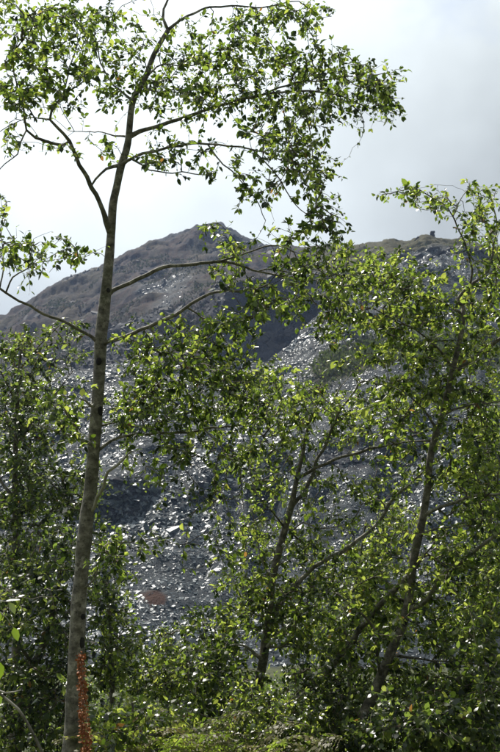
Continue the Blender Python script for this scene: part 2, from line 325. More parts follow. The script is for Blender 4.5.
# what covers it: slate, grass, bare rock, else heath
PXm = np.repeat(hx[:, None], nu, 1); U = np.repeat(u[None, :], nh, 0)
def sstep(a, b, v): t = np.clip((v - a) / (b - a), 0, 1); return t * t * (3 - 2 * t)
wob = .5 * fbm(HP * .09 + 9, 4, 77)
slate = sstep(.3, .6, U) * (1 - sstep(7.2, 8.1, U + wob))
right = sstep(270, 340, PXm + 60 * wob)
slate = np.maximum(slate, right * sstep(5, 6, U) * (1 - sstep(9.0, 9.8, U + wob)) * (.35 + .65 * (fbm(HP * .05 + 3, 4, 8) > -.1)))
fan = np.exp(-(((PXm - 165) / 34) ** 2 + ((U - 9.35 + (PXm - 165) * .003) / .42) ** 2)); fan2 = np.exp(-(((PXm - 225) / 16) ** 2 + ((U - 9.0) / .8) ** 2))
slate = np.maximum(slate, sstep(.35, .95, np.maximum(fan, .8 * fan2) + .7 * wob) * .8)
wall = sstep(1.95, 2.05, U) * (1 - sstep(2.95, 3.1, U)) * sstep(92, 108, PXm)
rock = np.maximum(sstep(7.9, 8.1, U) * (1 - sstep(8.9, 9.1, U)) * sstep(180, 225, PXm) , wall)
rock = np.maximum(rock, sstep(.25, .7, fbm(HP * .035 + 60, 5, 91)) * sstep(7, 8, U))
ledge = sstep(3.75, 3.95, U + .25 * wob) * (1 - sstep(4.95, 5.25, U + .25 * wob)) * sstep(285, 320, PXm + 40 * wob)
grass = np.maximum(ledge * .95, sstep(.35, .6, fbm(HP * .06 + 22, 4, 55)) * sstep(9.0, 10, U) * (.3 + .7 * right))
grass = np.maximum(grass, right * sstep(8.5, 9.1, U + .4 * wob) * .92)
rust = np.exp(-(((PXm - 160) / 19) ** 2 + ((U - 1.27 + (PXm - 160) * .003) / .05) ** 2)); rust = rust * (1 + .9 * fbm(HP * .7, 3, 88)); slate = slate * (1 - .8 * sstep(.35, .7, rust))
slate = slate * (1 - grass) * (1 - .9 * wall)
hill = mesh_np('hillside', HP.reshape(-1, 3), grid_faces(nh, nu), HILL, attrs={'slate': slate.ravel(), 'grass': grass.ravel(), 'rock': rock.ravel(), 'rust': sstep(.25, .8, rust).ravel()})
hill['kind'] = 'structure'

# slate waste lying on the tips
def hill_sample(n, w):
    """n points on the hill sheet with cell weight w"""
    a = HP[1:, :-1] - HP[:-1, :-1]; b = HP[:-1, 1:] - HP[:-1, :-1]
    area = np.linalg.norm(np.cross(a, b), axis=-1); p = (area * w).ravel(); p = p / p.sum()
    c = rng.choice(len(p), n, p=p); i, j = np.divmod(c, nu - 1); s, t = rng.random(n), rng.random(n)
    Q = HP[i, j] + a[i, j] * s[:, None] + b[i, j] * t[:, None]
    nn = unit(np.cross(a[i, j], b[i, j])); nn[nn[:, 2] < 0] *= -1
    return Q, nn
def slabs(n, w, smin, smax, tilt, sig=.5, k=4):
    Q, nn = hill_sample(n, w)
    nn = unit(nn + rng.normal(0, tilt, (n, 3)))
    d = unit(np.cross(nn, rng.normal(0, 1, (n, 3)))); e = np.cross(nn, d)
    ln = np.clip(rng.lognormal(math.log((smin * smax) ** .5), sig, n), smin, smax); ln = ln * np.clip(1 + .8 * fbm(Q * np.array((.12, .12, .3)), 3, 3), .55, 1.7); wd = ln * rng.uniform(.35, .8, n); th = np.clip(ln * rng.uniform(.08, .22, n), .02, .3)
    B = np.array([(-.5, -.5), (.5, -.5), (.5, .5), (-.5, .5)]) if k == 4 else np.array([(-.6, -.5), (.6, -.35), (-.1, .6)])
    J = B[None] + rng.uniform(-.16, .16, (n, k, 2)); lo = Q[:, None] + J[..., :1] * (ln[:, None, None] * d[:, None]) + J[..., 1:] * (wd[:, None, None] * e[:, None]) - nn[:, None] * (.45 * th)[:, None, None]
    J2 = J * rng.uniform(.8, 1, (n, k, 1)); hi = Q[:, None] + J2[..., :1] * (ln[:, None, None] * d[:, None]) + J2[..., 1:] * (wd[:, None, None] * e[:, None]) + nn[:, None] * (th * .7)[:, None, None]
    V = np.concatenate((lo, hi), 1).reshape(-1, 3)
    f = np.array([(q, (q + 1) % k, k + (q + 1) % k, k + q) for q in range(k)]); top = np.arange(k, 2 * k)
    if k == 4: f = np.vstack((top, f))
    Fq = (np.arange(n)[:, None, None] * 2 * k + f[None]).reshape(-1, 4); tn = np.repeat(np.clip(rng.beta(2, 2, n) + (rng.random(n) > .96) * .4, 0, 1), 2 * k)
    if k == 4: return V, Fq, tn
    return V, Fq, tn, np.arange(n)[:, None] * 6 + top
sl_c = slate[:-1, :-1]; U_c = U[:-1, :-1]; X_c = PXm[:-1, :-1]; inview = sstep(-70, -20, X_c) * (1 - sstep(520, 570, X_c))
side = (.05 + .95 * inview) * np.where(U_c < 6.05, 1, np.where(U_c < 7, .1, .35)) * np.where(U_c < 1.0, .5, 1)
parts = [slabs(44000, sl_c ** 2 * (U_c < 7.9) * side, .08, .40, .27, .6), slabs(4000, sl_c ** 2 * (U_c >= 6) * inview, .15, .7, .42), slabs(1800, wall[:-1, :-1] * inview, .15, .7, .5),
         slabs(74000, sl_c ** 2 * (U_c < 7.9) * side, .08, .38, .27, .55, 3), slabs(19000, sl_c ** 2 * (U_c >= 6) * inview, .12, .65, .42, .5, 3)]
off = np.cumsum([0] + [len(p[0]) for p in parts])
s_ob = mesh_np('slate_scree', np.concatenate([p[0] for p in parts]), [np.concatenate([p[1] + o for p, o in zip(parts, off)]), np.concatenate([p[3] + o for p, o in zip(parts, off) if len(p) > 3])], SLATE, smooth=False, attrs={'tint': np.concatenate([p[2] for p in parts])})
s_ob['kind'] = 'stuff'; s_ob['label'] = 'loose blue grey slate waste covering the quarry tips'; s_ob['category'] = 'scree'

# crags and boulders on the mountain and the cliff, heather clumps between them
cr_w = (np.clip(rock, 0, 1)[:-1, :-1] + .03 * (1 - sl_c)) * (U_c > 7.5) * (U_c < 10.7) * inview * (1 - .97 * sstep(290, 350, X_c) * (U_c > 8.4))
Vc, Fc, tc_n = slabs(3600, cr_w, .4, 2.2, .35, .5)
co = mesh_np('crag', Vc, [Fc], STONE, smooth=False); co['kind'] = 'stuff'; co['label'] = 'dark broken crags and boulders on the mountain and cliff'; co['category'] = 'rocks'
# a few large blocks that can be told apart
blk = slabs(1, np.ones_like(sl_c), 1, 1, 0)
for k in range(70):
    V, Fq, tn = slabs(1, sl_c ** 2 * (U_c < 5) * (U_c > 1.3) * sstep(90, 120, X_c) * (1 - sstep(380, 430, X_c)), 0.5, .95, .25)
    c = V.mean(0); b_ = mesh_np('slate_block', V - c, Fq, SLATE, smooth=False, attrs={'tint': tn}); b_.location = c; b_.parent = hill

# grass tufts on the ledge and the right-hand ridge
def tufts(n, w, h0, h1):
    Q, nn = hill_sample(n, w); a = rng.uniform(0, 2 * math.pi, n); h = rng.uniform(h0, h1, n)
    s = np.stack((np.cos(a), np.sin(a), 0 * a), -1) * (h * .5)[:, None]
    tip = Q + np.array((0, 0, 1.0)) * h[:, None] + rng.normal(0, .25, (n, 3)) * h[:, None]
    V = np.stack((Q - s, Q + s, tip), 1).reshape(-1, 3); return V, np.arange(3 * n).reshape(-1, 3), np.repeat(rng.random(n) * .8, 3)
GRASS = leaf_mat('rough_grass', (.06, .07, .025), (.09, .095, .035), (.15, .14, .06), .5, .6, .3)
V, Ft, tn = tufts(12000, grass[:-1, :-1] * (U_c < 6) * inview, .12, .4)
Vh, Fh, th_n = tufts(26000, (1 - sl_c) * (1 - np.clip(rock, 0, 1)[:-1, :-1]) * (fbm(HP[:-1, :-1] * .05, 4, 66) > 0) * (U_c > 7) * (U_c < 10.3) * inview, .15, .5)
HEATHER = leaf_mat('heather', (.022, .02, .018), (.04, .03, .024), (.06, .05, .026), .3, .8, .2)
hh = mesh_np('heather', Vh, [Fh], HEATHER, attrs={'tint': th_n}); hh['kind'] = 'stuff'; hh['label'] = 'low brown heather patches on the far mountain'; hh['category'] = 'heather'
gt = mesh_np('hill_grass', V, [Ft], GRASS, attrs={'tint': tn}); gt['kind'] = 'stuff'; gt['label'] = 'tufts of rough green grass on the quarry ledge'; gt['category'] = 'grass'

# small stone stub standing on the right-hand ridge
def hill_at(px, uu):
    i = int(np.argmin(np.abs(hx - px))); j = int(np.argmin(np.abs(u - uu))); return HP[i, j]
ip = int(np.argmin(np.abs(hx - 436))); jp = int(np.argmax((HP[ip, :, 2] - EYE[2]) / HP[ip, :, 1])); pb = HP[ip, jp]
pil = empty('stone_pillar', tuple(pb - np.array((0, 0, .25))), 'small dark stone pillar standing alone on the right hand ridge crest', 'pillar')
for k in range(3):
    w_ = .95 - .06 * k + rng.uniform(-.08, .08); h_ = .42
    B = np.array([(sx * w_ / 2, sy * w_ * .45, z) for z in (0, h_) for sx, sy in ((-1, -1), (1, -1), (1, 1), (-1, 1))]) + rng.uniform(-.06, .06, (8, 3))
    B[:, 2] += k * (h_ - .03); B[:, 0] += rng.uniform(-.08, .08)
    Fq = np.array([(4, 5, 6, 7), (0, 1, 5, 4), (1, 2, 6, 5), (2, 3, 7, 6), (3, 0, 4, 7), (3, 2, 1, 0)])
    o = mesh_np('stone', B, [Fq], STONE, smooth=False); o.parent = pil

# ------------------------------------------------------------------ leaves
LM8 = np.array([(0, 0, 0), (0, .33, .0), (0, .68, -.02), (0, 1, -.10), (-.46, .30, .10), (-.40, .68, .07), (.46, .30, .10), (.40, .68, .07)], float)
LF8 = np.array([(0, 1, 4), (1, 2, 5), (1, 5, 4), (2, 3, 5), (0, 6, 1), (1, 6, 7), (1, 7, 2), (2, 7, 3)])
LM4 = np.array([(0, 0, 0), (-.42, .28, .09), (.42, .28, .09), (-.38, .66, .06), (.38, .66, .06), (0, 1, -.1)], float)
LF4 = np.array([(0, 2, 1), (1, 2, 4), (1, 4, 3), (3, 4, 5)])
def leaves_np(P, d, nrm_, ln, wr, tint, r, fine=True):
    LM, LF = (LM8, LF8) if fine else (LM4, LF4); nv = len(LM)
    n = len(P); d = unit(d); nn = unit(nrm_ - d * np.sum(nrm_ * d, -1, keepdims=True)); s = np.cross(d, nn)
    fold = r.uniform(-.3, 2.2, n); curl = r.normal(1.2, 2.4, n)
    x = LM[None, :, 0] * (ln * wr)[:, None]; y = LM[None, :, 1] * ln[:, None]
    z = (np.abs(LM[None, :, 0]) * .3 * fold[:, None] * wr[:, None] - .06 * curl[:, None] * LM[None, :, 1] ** 2) * ln[:, None]
    V = P[:, None] + x[..., None] * s[:, None] + y[..., None] * d[:, None] + z[..., None] * nn[:, None]
    Ft = (np.arange(n)[:, None, None] * nv + LF[None]).reshape(-1, 3)
    return V.reshape(-1, 3), Ft, np.repeat(tint, nv)

STAT = []
def grow(name, label, cat, d0, trunk, limbs, blobs, mat=LEAF, bark=BARK, leaf=.056, wr=(.46, .72), per_tip=9, dens=1.0, seed=1, spread=.4,
         base_drop=True, group=None, knots=(), tintb=0.0, back=0.0, slim=1.0, yellow=.02):
    """trunk / limbs: lists of (photo x, photo y, half width px[, depth offset m]); limb = dict(p=..., dz=depth offset reached at its end, mat=...)
       blobs: (x, y, rx, ry, leaf cover) regions that the twigs reach for"""
    r = np.random.default_rng(seed)
    def spat(pts, dz0, dz1):
        P = np.array([p[:3] for p in pts], float); s = np.concatenate(([0], np.cumsum(np.hypot(np.diff(P[:, 0]), np.diff(P[:, 1]))))); s = s / max(s[-1], 1e-6)
        dd = d0 + dz0 + (dz1 - dz0) * s ** .9
        W = at(P[:, 0], P[:, 1], dd); return np.concatenate((W, (P[:, 2] * dd / F)[:, None]), 1)
    T = spat(trunk[0], 0, trunk[1])
    if base_drop:
        gz = float(ground_z(T[0, 0], T[0, 1])); b0 = T[0].copy()
        if b0[2] > gz:
            lean = (T[1, :2] - T[0, :2]); foot = np.array((b0[0], b0[1], gz - .08, b0[3] * 1.5)); midp = (b0 + foot) / 2; midp[3] = b0[3] * 1.08
            T = np.vstack((foot, midp, T)) if b0[2] - gz > .25 else np.vstack((foot, T))
    root = empty(name, tuple(T[0, :3] + np.array((0, 0, .08))), label, cat, group)
    if slim != 1: T[:, 3] *= slim
    TC = catmull(T, .05 if d0 < 9 else .08)
    tr_ob = tube('trunk', TC[:, :3], TC[:, 3], 14, bark, root, .12, seed)
    SK = [TC[3:]]; skp = []
    for k, lb in enumerate(limbs):
        P0 = lb['p']; dz0 = lb.get('dz0')
        if dz0 is None:
            A0 = np.concatenate(SK); q = at(np.array([P0[0][0]]), np.array([P0[0][1]]), np.array([d0]))[0]
            rel = (A0[:, :3] - EYE); px = CX + rel[:, 0] / (rel @ FW) * F; py = CY - (rel @ UP) / (rel @ FW) * F
            j = int(np.argmin((px - P0[0][0]) ** 2 + (py - P0[0][1]) ** 2)); dz0 = A0[j, 1] - d0
            start = A0[j]
        else: start = None
        W = spat(P0, dz0, dz0 + lb.get('dz', 0))
        if start is not None and np.linalg.norm(start[:3] - W[0, :3]) < .35:
            W[0, :3] = start[:3]
            if len(W) > 2 and lb.get('collar', True): W[0, 3] = min(start[3] * .8, W[0, 3] * 1.35)
        W[1:, 3] *= .85; W = catmull(W, .04); tpr = np.clip(np.arange(len(W)) / 6, 0, 1)[:, None]; W[:, :3] += tpr * np.stack([.012 * fbm(W[:, :3] * 7 + 30 * q, 3, k + seed + q) for q in range(3)], -1)
        tube('limb', W[:, :3], W[:, 3], 9, lb.get('mat', bark), root, .14, seed + k)
        SK.append(W)
        if lb.get('label'): COL.objects[-1]['label'] = lb['label']
    SKn = np.concatenate(SK)
    # attractors
    rel = SKn[:, :3] - EYE; spx = CX + rel[:, 0] / (rel @ FW) * F; spy = CY - (rel @ UP) / (rel @ FW) * F
    att = []
    la = (leaf * F / d0) ** 2 * .52 * .62 * .55
    for (bx, by, rx, ry, lam) in blobs:
        m_ = max(2, int(round(dens * lam * math.pi * rx * ry / (la * per_tip))))
        q = r.normal(0, 1, (m_, 2)); q = np.clip(q * .56, -1.5, 1.5)
        ax = bx + q[:, 0] * rx; ay = by + q[:, 1] * ry
        j = np.argmin((ax[:, None] - spx) ** 2 + (ay[:, None] - spy) ** 2, 1)
        att.append(at(ax, ay, SKn[j, 1] + r.normal(back, spread, m_)))
    att = np.concatenate(att); n = len(att)
    nodes = [SKn[:, :3]]; par = [-1] * len(SKn); nlist = [tuple(p) for p in SKn[:, :3]]
    tang = []
    for W in SK: tang.append(unit(np.gradient(W[:, :3], axis=0)))
    tl_ = [tuple(q) for q in np.concatenate(tang)]
    srad = list(SKn[:, 3]); ns_ = len(SKn)
    kd = KDTree(len(SKn)); [kd.insert(p, i) for i, p in enumerate(nlist)]; kd.balance()
    dist = np.array([kd.find(p)[2] for p in att]); order = np.argsort(dist + r.normal(0, .05, n))
    paths = []; pending = 0
    for c, ai in enumerate(order):
        if pending > 60:
            kd = KDTree(len(nlist)); [kd.insert(p, i) for i, p in enumerate(nlist)]; kd.balance(); pending = 0
        p = att[ai]; best, bs = None, 1e9
        for (co, i, ds) in kd.find_n(p, 6):
            v = p - np.array(co); cs = float(v @ np.array(tl_[i])) / max(ds, 1e-6); sc = ds * (1.35 - .35 * cs)
            if sc < bs: best, bs = i, sc
        q = np.array(nlist[best]); t0 = np.array(tl_[best]); v = p - q; ds = np.linalg.norm(v)
        if ds < .03: v = r.normal(0, 1, 3) * .08; p = q + v; ds = np.linalg.norm(v)
        side = v - t0 * (v @ t0); ctrl = q + t0 * ds * .35 + side * .2 + np.array((0, 0, .10 * ds)) + r.normal(0, .07, 3) * ds
        m_ = max(3, int(ds / .06) + 1); s = np.linspace(0, 1, m_)[:, None]
        C = q * (1 - s) ** 2 + 2 * ctrl * s * (1 - s) + p * s * s; C[1:-1] += r.normal(0, .006, (m_ - 2, 3)); tg = unit(np.gradient(C, axis=0))
        ids = [best]
        for k in range(1, m_):
            par.append(ids[-1]); ids.append(len(nlist)); nlist.append(tuple(C[k])); tl_.append(tuple(tg[k])); srad.append(0)
        pending += m_ - 1; paths.append((ids, C, tg))
    cnt = np.zeros(len(nlist)); 
    for ids, C, tg in paths: cnt[ids[-1]] += 1
    for i in range(len(nlist) - 1, ns_ - 1, -1): cnt[par[i]] += cnt[i] if par[i] >= ns_ else 0
    Vs, Fs, b = [], [], 0
    LP, LD, LN_, LT = [], [], [], []
    for ids, C, tg in paths:
        rd = .0017 * np.maximum(cnt[ids], 1) ** .42 * (d0 / 7) ** .5; rd[0] = max(rd[0] if ids[0] >= ns_ else 0, rd[1]); rd[-1] *= .5
        V, Fq, *_ = tube_arrays(C, rd, 3, b); Vs.append(V); Fs.append(Fq); b += len(V)
        k = max(3, int(r.normal(per_tip, per_tip * .4))); k = 1 if r.random() < .07 else k; s = r.random(k) ** .6; ds = np.linalg.norm(C[-1] - C[0]); lo = max(0, 1 - .42 / max(ds, .05)); s = lo + (1 - lo) * s; s[0] = 1
        f = s * (len(C) - 1); i0 = np.minimum(f.astype(int), len(C) - 2); w = (f - i0)[:, None]
        Pp = C[i0] * (1 - w) + C[i0 + 1] * w; tt = tg[i0]
        a = np.arange(k) * 2.4 + r.random() * 6 + r.normal(0, .4, k); e1 = unit(np.cross(tt, np.array((.3, .2, 1.0)))); e2 = np.cross(tt, e1)
        rad = np.cos(a)[:, None] * e1 + np.sin(a)[:, None] * e2
        dd = tt * r.uniform(.3, 1.0, (k, 1)) + rad * .8 + np.array((0, 0, -1)) * r.uniform(-.1, .75, (k, 1)) + r.normal(0, .2, (k, 3))
        dd = unit(dd); LP.append(Pp + dd * .006); LD.append(dd)
        LN_.append(np.array((0, 0, 1.0)) + np.array((0, -.12, 0)) + r.normal(0, .48, (k, 3)))
        LT.append(np.clip(r.normal(.40 + tintb + r.normal(0, .15), .27, k), 0, .9) + (r.random(k) < yellow) * r.uniform(.3, .6, k))
    if Vs:
        o = mesh_np('twig', np.concatenate(Vs), [np.concatenate(Fs)], TWIG, root); o['kind'] = 'stuff'
    P = np.concatenate(LP); k = len(P)
    V, Ft, tn = leaves_np(P, np.concatenate(LD), np.concatenate(LN_), leaf * np.clip(r.lognormal(-.04, .3, k), .4, 1.8), r.uniform(*wr, k), np.clip(np.concatenate(LT), 0, 1), r, d0 < 9.0 and cat == 'tree')
    o = mesh_np('crown', V, [Ft], mat, root, attrs={'tint': tn}); o['kind'] = 'stuff'
    # dark branch scars on the bark, on the side that shows
    for (kx, ky, kr, kh) in knots:
        j = int(np.argmin((spx - kx) ** 2 + (spy - ky) ** 2)); c = SKn[j]; rc = c[3]
        dx = (kx - spx[j]) * d0 / F; dx = max(-.75 * rc, min(.75 * rc, dx)); yy = -math.sqrt(max(rc * rc - dx * dx, 1e-6))
        a = np.linspace(0, 2 * math.pi, 12, endpoint=False); rings = []
        for q, (s, h) in enumerate(((1.25, -.003), (1.1, .006), (.8, .009), (.5, .0085), (.05, .0095))):
            ox = np.cos(a) * kr * s * d0 / F; oz = np.sin(a) * kh * s * d0 / F
            xx = np.clip(dx + ox, -.97 * rc, .97 * rc)
            rings.append(np.stack((c[0] + xx, c[1] - np.sqrt(rc * rc - xx * xx) - h, at(np.array([kx]), np.array([ky]), np.array([c[1]]))[0, 2] + oz), -1))
        i = np.arange(4)[:, None] * 12; jj = np.arange(12)[None]; j2 = (jj + 1) % 12
        o = mesh_np('branch_scar', np.concatenate(rings), [np.stack((i + jj, i + j2, i + 12 + j2, i + 12 + jj), -1).reshape(-1, 4), (np.arange(12) + 48)[None]], KNOT, tr_ob)
    STAT.append((name, k, len(paths)))
    return root
def lb(pts, w0, w1, dz=0.0, **kw):
    n = len(pts); return dict(p=[(x, y, w0 + (w1 - w0) * i / (n - 1)) for i, (x, y) in enumerate(pts)], dz=dz, **kw)

# ------------------------------------------------------------------ the tall tree on the left
A_trunk = ([(72,760,10.2),(75,700,9),(77,640,7.9),(80,590,7.4),(84,540,7.1),(89,500,6.9),(92,470,6.6),(96,420,6.2),(98,390,6),(100,360,6.1),(101,336,6.3),(106,290,5.5),(109,260,4.7),(111,235,4.4),(113,205,4.1),(116,190,4),(121,165,3.8),(128,143,3.6),(133,101,3.2),(145,78,3),(155,53,2.7),(168,30,2.3)], .25)
A_limbs = [
 lb([(168,30),(163,18),(163,9),(168,-4),(176,-40)],2,1.2,.1), lb([(168,30),(180,20),(201,10),(231,5),(262,8),(292,2)],1.9,.7,.5),
 lb([(106,233),(103,209),(97,194),(92,188),(86,177),(76,157),(69,141),(58,128),(50,120),(52,110),(61,96),(78,85),(92,70)],3.3,.8,-.7),
 lb([(69,143),(63,145),(35,138),(26,130),(25,116),(20,95),(14,70),(18,40)],2,.6,-.5), lb([(27,136),(20,144),(18,154),(5,164),(-6,178)],1.1,.5,-.2), lb([(50,121),(38,118),(25,118),(0,131)],1,.5,.3),
 lb([(119,167),(106,169),(96,179),(91,186)],1.8,1.2,-.05), lb([(127,137),(101,133),(67,132)],1,.5,.4), lb([(61,96),(70,70),(78,40),(74,10)],1,.5,.2), lb([(133,100),(122,92),(108,78),(98,50),(92,20)],1.4,.6,.6),
 lb([(131,140),(145,129),(173,121),(193,114),(208,108),(249,98),(278,93),(313,92),(346,98),(371,108)],2.8,.7,.6), lb([(262,96),(278,88),(303,80),(321,80),(350,76),(388,74)],1.4,.5,-.4), lb([(346,98),(358,112),(364,128),(362,138)],.6,.4,0), lb([(300,92),(308,120),(312,150),(318,178)],.9,.5,-.3),
 lb([(121,166),(127,161),(143,153),(163,149),(196,144),(223,145),(246,148),(275,157),(298,172)],2.3,.6,-.6), lb([(206,145),(223,164),(239,179),(255,198),(266,220)],1,.5,-.2), lb([(252,150),(268,165),(284,185),(297,205),(318,228)],.9,.5,.2), lb([(133,161),(150,169),(175,173),(196,174),(213,174)],1.1,.5,-.5),
 lb([(145,78),(160,66),(185,66),(205,62),(232,58)],1.2,.5,.6), lb([(140,88),(158,92),(180,90),(200,96)],1,.5,-.5),
 lb([(106,294),(112,291),(135,280),(165,267),(200,264),(220,262),(240,265),(252,270),(282,277),(298,270)],2.9,.8,.4), lb([(222,262),(240,255),(252,250),(270,247),(284,247),(294,252),(302,264),(325,272)],1.3,.5,-.3), lb([(258,271),(266,269),(284,271),(316,274),(345,276)],1.1,.5,.3), lb([(276,277),(290,282),(306,282),(324,279),(345,277)],1,.5,-.2), lb([(288,283),(308,293),(315,302),(330,318)],1,.4,.2),
 lb([(101,345),(107,342),(130,335),(165,320),(195,302),(215,292),(240,291),(256,288),(268,283)],2.9,.9,-.5), lb([(150,328),(165,345),(180,365),(205,372),(230,372)],1,.5,-.3), lb([(188,306),(205,320),(215,345)],.8,.4,.2),
 lb([(98,341),(92,337),(75,328),(50,317),(25,303),(0,288),(-28,274)],2.2,1.2,-.4), lb([(8,292),(13,277),(24,270),(38,262),(60,258),(82,262)],1.1,.4,-.2), lb([(0,288),(4,260),(2,235),(5,205)],.9,.4,.2),
 lb([(96,450),(101,448),(110,441),(140,434),(185,431),(225,428),(240,426),(251,414),(262,405)],2.1,.7,.3), lb([(160,432),(172,450),(184,470)],.7,.4,-.2), lb([(205,430),(220,445),(238,462)],.7,.4,.2), lb([(120,438),(130,415),(150,390),(170,372)],1.0,.5,.3),
 lb([(90,512),(94,508),(97,496),(103,485),(108,472),(116,467),(124,458),(131,450)],2.2,1.1,-.35, mat=BARK_PALE, label='pale weathered side branch'), lb([(90,443),(75,437),(63,432),(45,427),(33,423)],1.8,.8,-.4, mat=BARK_PALE), lb([(96,407),(91,406),(85,400),(78,398)],2,1,-.2, mat=BARK_PALE), lb([(98,427),(108,424),(118,423),(132,418)],1.3,.5,.3),
 lb([(82,590),(91,583),(96,575),(98,563),(101,550)],1.4,.6,-.2)]
A_blobs = [(60,20,60,18,.5),(20,60,24,22,.6),(70,110,40,14,.3),(100,160,26,10,.25),(130,40,26,24,.4),(185,40,36,16,.6),(170,80,30,20,.6),(215,80,36,20,.5),(255,85,30,22,.6),(265,45,26,20,.7),(165,140,30,10,.3),(330,55,24,12,.6),(395,100,12,20,.6),(345,250,12,14,.8),(30,22,42,26,.95),(14,95,22,18,1.5),(45,62,30,24,.8),(86,24,42,26,.9),(96,66,28,26,1.15),(118,100,18,16,.9),(45,92,26,16,.8),(40,147,30,10,.35),(100,140,24,12,.35),(10,140,14,20,.3),(70,148,20,12,.25),(132,70,16,18,.5),
 (150,20,20,16,.35),(150,85,22,20,.8),(205,58,34,16,1.1),(238,30,30,22,.9),(282,14,38,14,1.1),(305,18,26,14,.9),(240,62,30,20,1.2),(190,98,32,16,1.0),(225,108,30,16,.9),(175,118,26,10,.5),
 (285,60,30,18,1.0),(312,72,36,22,1.0),(352,82,36,20,1.3),(386,92,18,20,1.4),(384,112,14,12,1.2),(290,108,42,24,1.0),(330,110,32,18,.9),(268,130,26,24,.9),(302,148,28,28,1.0),(312,180,20,22,1.1),(280,172,24,24,.5),(363,130,4,10,.6),(340,165,5,5,.4),
 (180,152,36,10,.8),(205,172,34,9,.45),(150,165,16,10,.5),(246,165,22,16,.6),(256,196,20,14,.8),(318,212,18,18,1.3),(334,232,14,14,1.2),(272,236,40,14,.5),(235,245,22,14,.9),(208,228,16,10,.3),(320,262,30,20,1.0),(284,262,34,16,.7),
 (264,305,22,20,1.2),(300,300,30,22,.8),(342,300,18,34,1.4),(326,330,26,18,.8),(226,270,18,14,.9),(240,290,20,12,.7),
 (28,248,34,16,1.1),(74,256,18,12,.9),(6,262,10,14,.8),(4,210,6,16,1.0),(22,280,18,14,.4),
 (150,350,34,24,.9),(200,340,40,26,.9),(235,325,28,20,1.0),(165,385,46,28,1.2),(220,375,46,30,1.2),(150,412,40,18,1.3),(205,412,46,20,1.2),(250,400,24,24,1.3),(130,395,24,30,1.0),(190,450,34,16,.9),(240,455,24,24,.9),(150,475,30,20,.3),(215,495,34,22,.5),(160,540,40,26,.22),(225,545,24,24,.4),(110,545,16,24,.7),(125,575,14,14,.5),(130,448,16,14,.4),(64,410,28,22,1.2),(72,436,22,12,.9),(100,560,14,16,.7)]
grow('tall_tree', 'tall slim tree at left with pale grey trunk and spreading leafy crown above the skyline', 'tree', 7.0, A_trunk, A_limbs, A_blobs, seed=3, dens=1.25, leaf=.0355, per_tip=10, tintb=-.01, yellow=.008,
     knots=[(99.5,362,2.6,3.4),(102,411,2.2,4),(87,616,1.9,2.6),(83,642,1.9,5),(109,291,1.6,2.2)])

# ------------------------------------------------------------------ leaning tree on the right
B_trunk = ([(358,730,7.2),(366,710,6.8),(373,696,6.5),(390,655,6),(405,617,5.6),(411,581,5.2),(415,551,5),(423,516,4.8),(428,486,4.6),(430,460,4.4),(437,430,4.2),(442,415,4),(453,370,3.6),(460,339,3),(463,323,2.7),(463,306,2.4)], .3)
B_limbs = [lb([(462,308),(458,299),(471,285),(488,270),(493,252),(497,225),(492,205)],2.3,.7,.4), lb([(471,285),(472,269),(468,253),(461,236),(451,213),(436,199),(416,189),(400,192),(382,196)],1.3,.4,-.4), lb([(454,218),(460,200),(468,190),(470,182)],.6,.4,.2),
 lb([(449,386),(457,371),(478,355),(500,339),(530,322)],2.9,2,-.3), lb([(425,514),(432,511),(451,503),(473,496),(500,494),(530,488)],2.2,1.3,-.5, mat=BARK), lb([(420,538),(425,533),(438,528),(458,526),(480,528)],1.6,.6,-.4), lb([(407,612),(425,602),(443,576),(463,561),(484,545),(500,531),(530,510)],2.6,2,-.6, mat=BARK),
 lb([(413,572),(420,562),(433,544),(440,531)],1.4,.7,-.2), lb([(444,413),(460,407),(478,403),(500,402),(525,398)],1.4,.8,.5), lb([(458,390),(470,390),(490,397)],.8,.4,.3), lb([(430,440),(415,441),(395,444)],1.2,.8,.2), lb([(437,432),(425,410),(408,395),(388,385)],1.3,.5,-.5), lb([(453,372),(440,350),(422,335),(400,322),(375,310)],1.4,.5,-.4), lb([(462,318),(448,305),(425,295),(395,285),(365,276)],1.3,.5,.3),
 lb([(380,680),(379,668),(377,648),(373,628),(361,615),(336,594)],2,1.2,-.4), lb([(397,660),(425,659),(455,661),(474,660)],1.2,.7,-.3),
 lb([(409,574),(392,593),(373,614),(352,640),(338,660),(320,680),(305,692),(289,706),(276,722)],3.2,4.2,.7, mat=BARK), lb([(366,712),(384,719),(413,703),(433,690),(456,680),(472,661),(486,640)],2.6,1.6,-.7, mat=BARK), lb([(405,727),(416,733),(439,722),(471,710),(490,706)],1.6,.8,-.3, dz0=-.5)]
B_blobs = [(420,200,40,12,.5),(485,195,18,14,.7),(492,285,16,24,.7),(465,250,18,20,.4),(400,252,20,12,.3),(408,190,26,6,1.0),(438,205,18,10,1.0),(472,190,10,8,.9),(478,222,20,16,1.3),(494,250,12,24,1.4),(452,240,8,14,.25),(372,270,30,20,1.5),(352,282,20,18,1.2),(402,284,34,24,1.5),(444,292,26,18,1.1),(430,320,34,24,1.3),(390,320,38,26,1.5),(480,310,24,30,1.4),(355,320,22,18,.8),(385,352,36,16,.9),(475,355,28,22,1.4),(430,360,36,20,1.2),(400,385,40,16,1.4),(440,395,30,18,1.2),(478,395,26,20,1.3),
 (395,420,36,20,1.3),(470,435,34,22,1.5),(400,450,30,18,.8),(475,470,30,24,1.5),(440,470,20,20,.9),(480,515,26,24,1.7),(445,545,30,22,1.4),(470,575,36,26,1.8),(420,590,26,26,1.4),(485,610,20,26,1.8),(390,545,22,22,1.1),(375,585,26,24,1.4),(440,635,30,24,1.9),(350,620,26,20,1.5),(345,655,26,22,1.5),(410,680,34,22,1.9),(460,690,34,24,2.0),(380,640,20,30,1.2)]
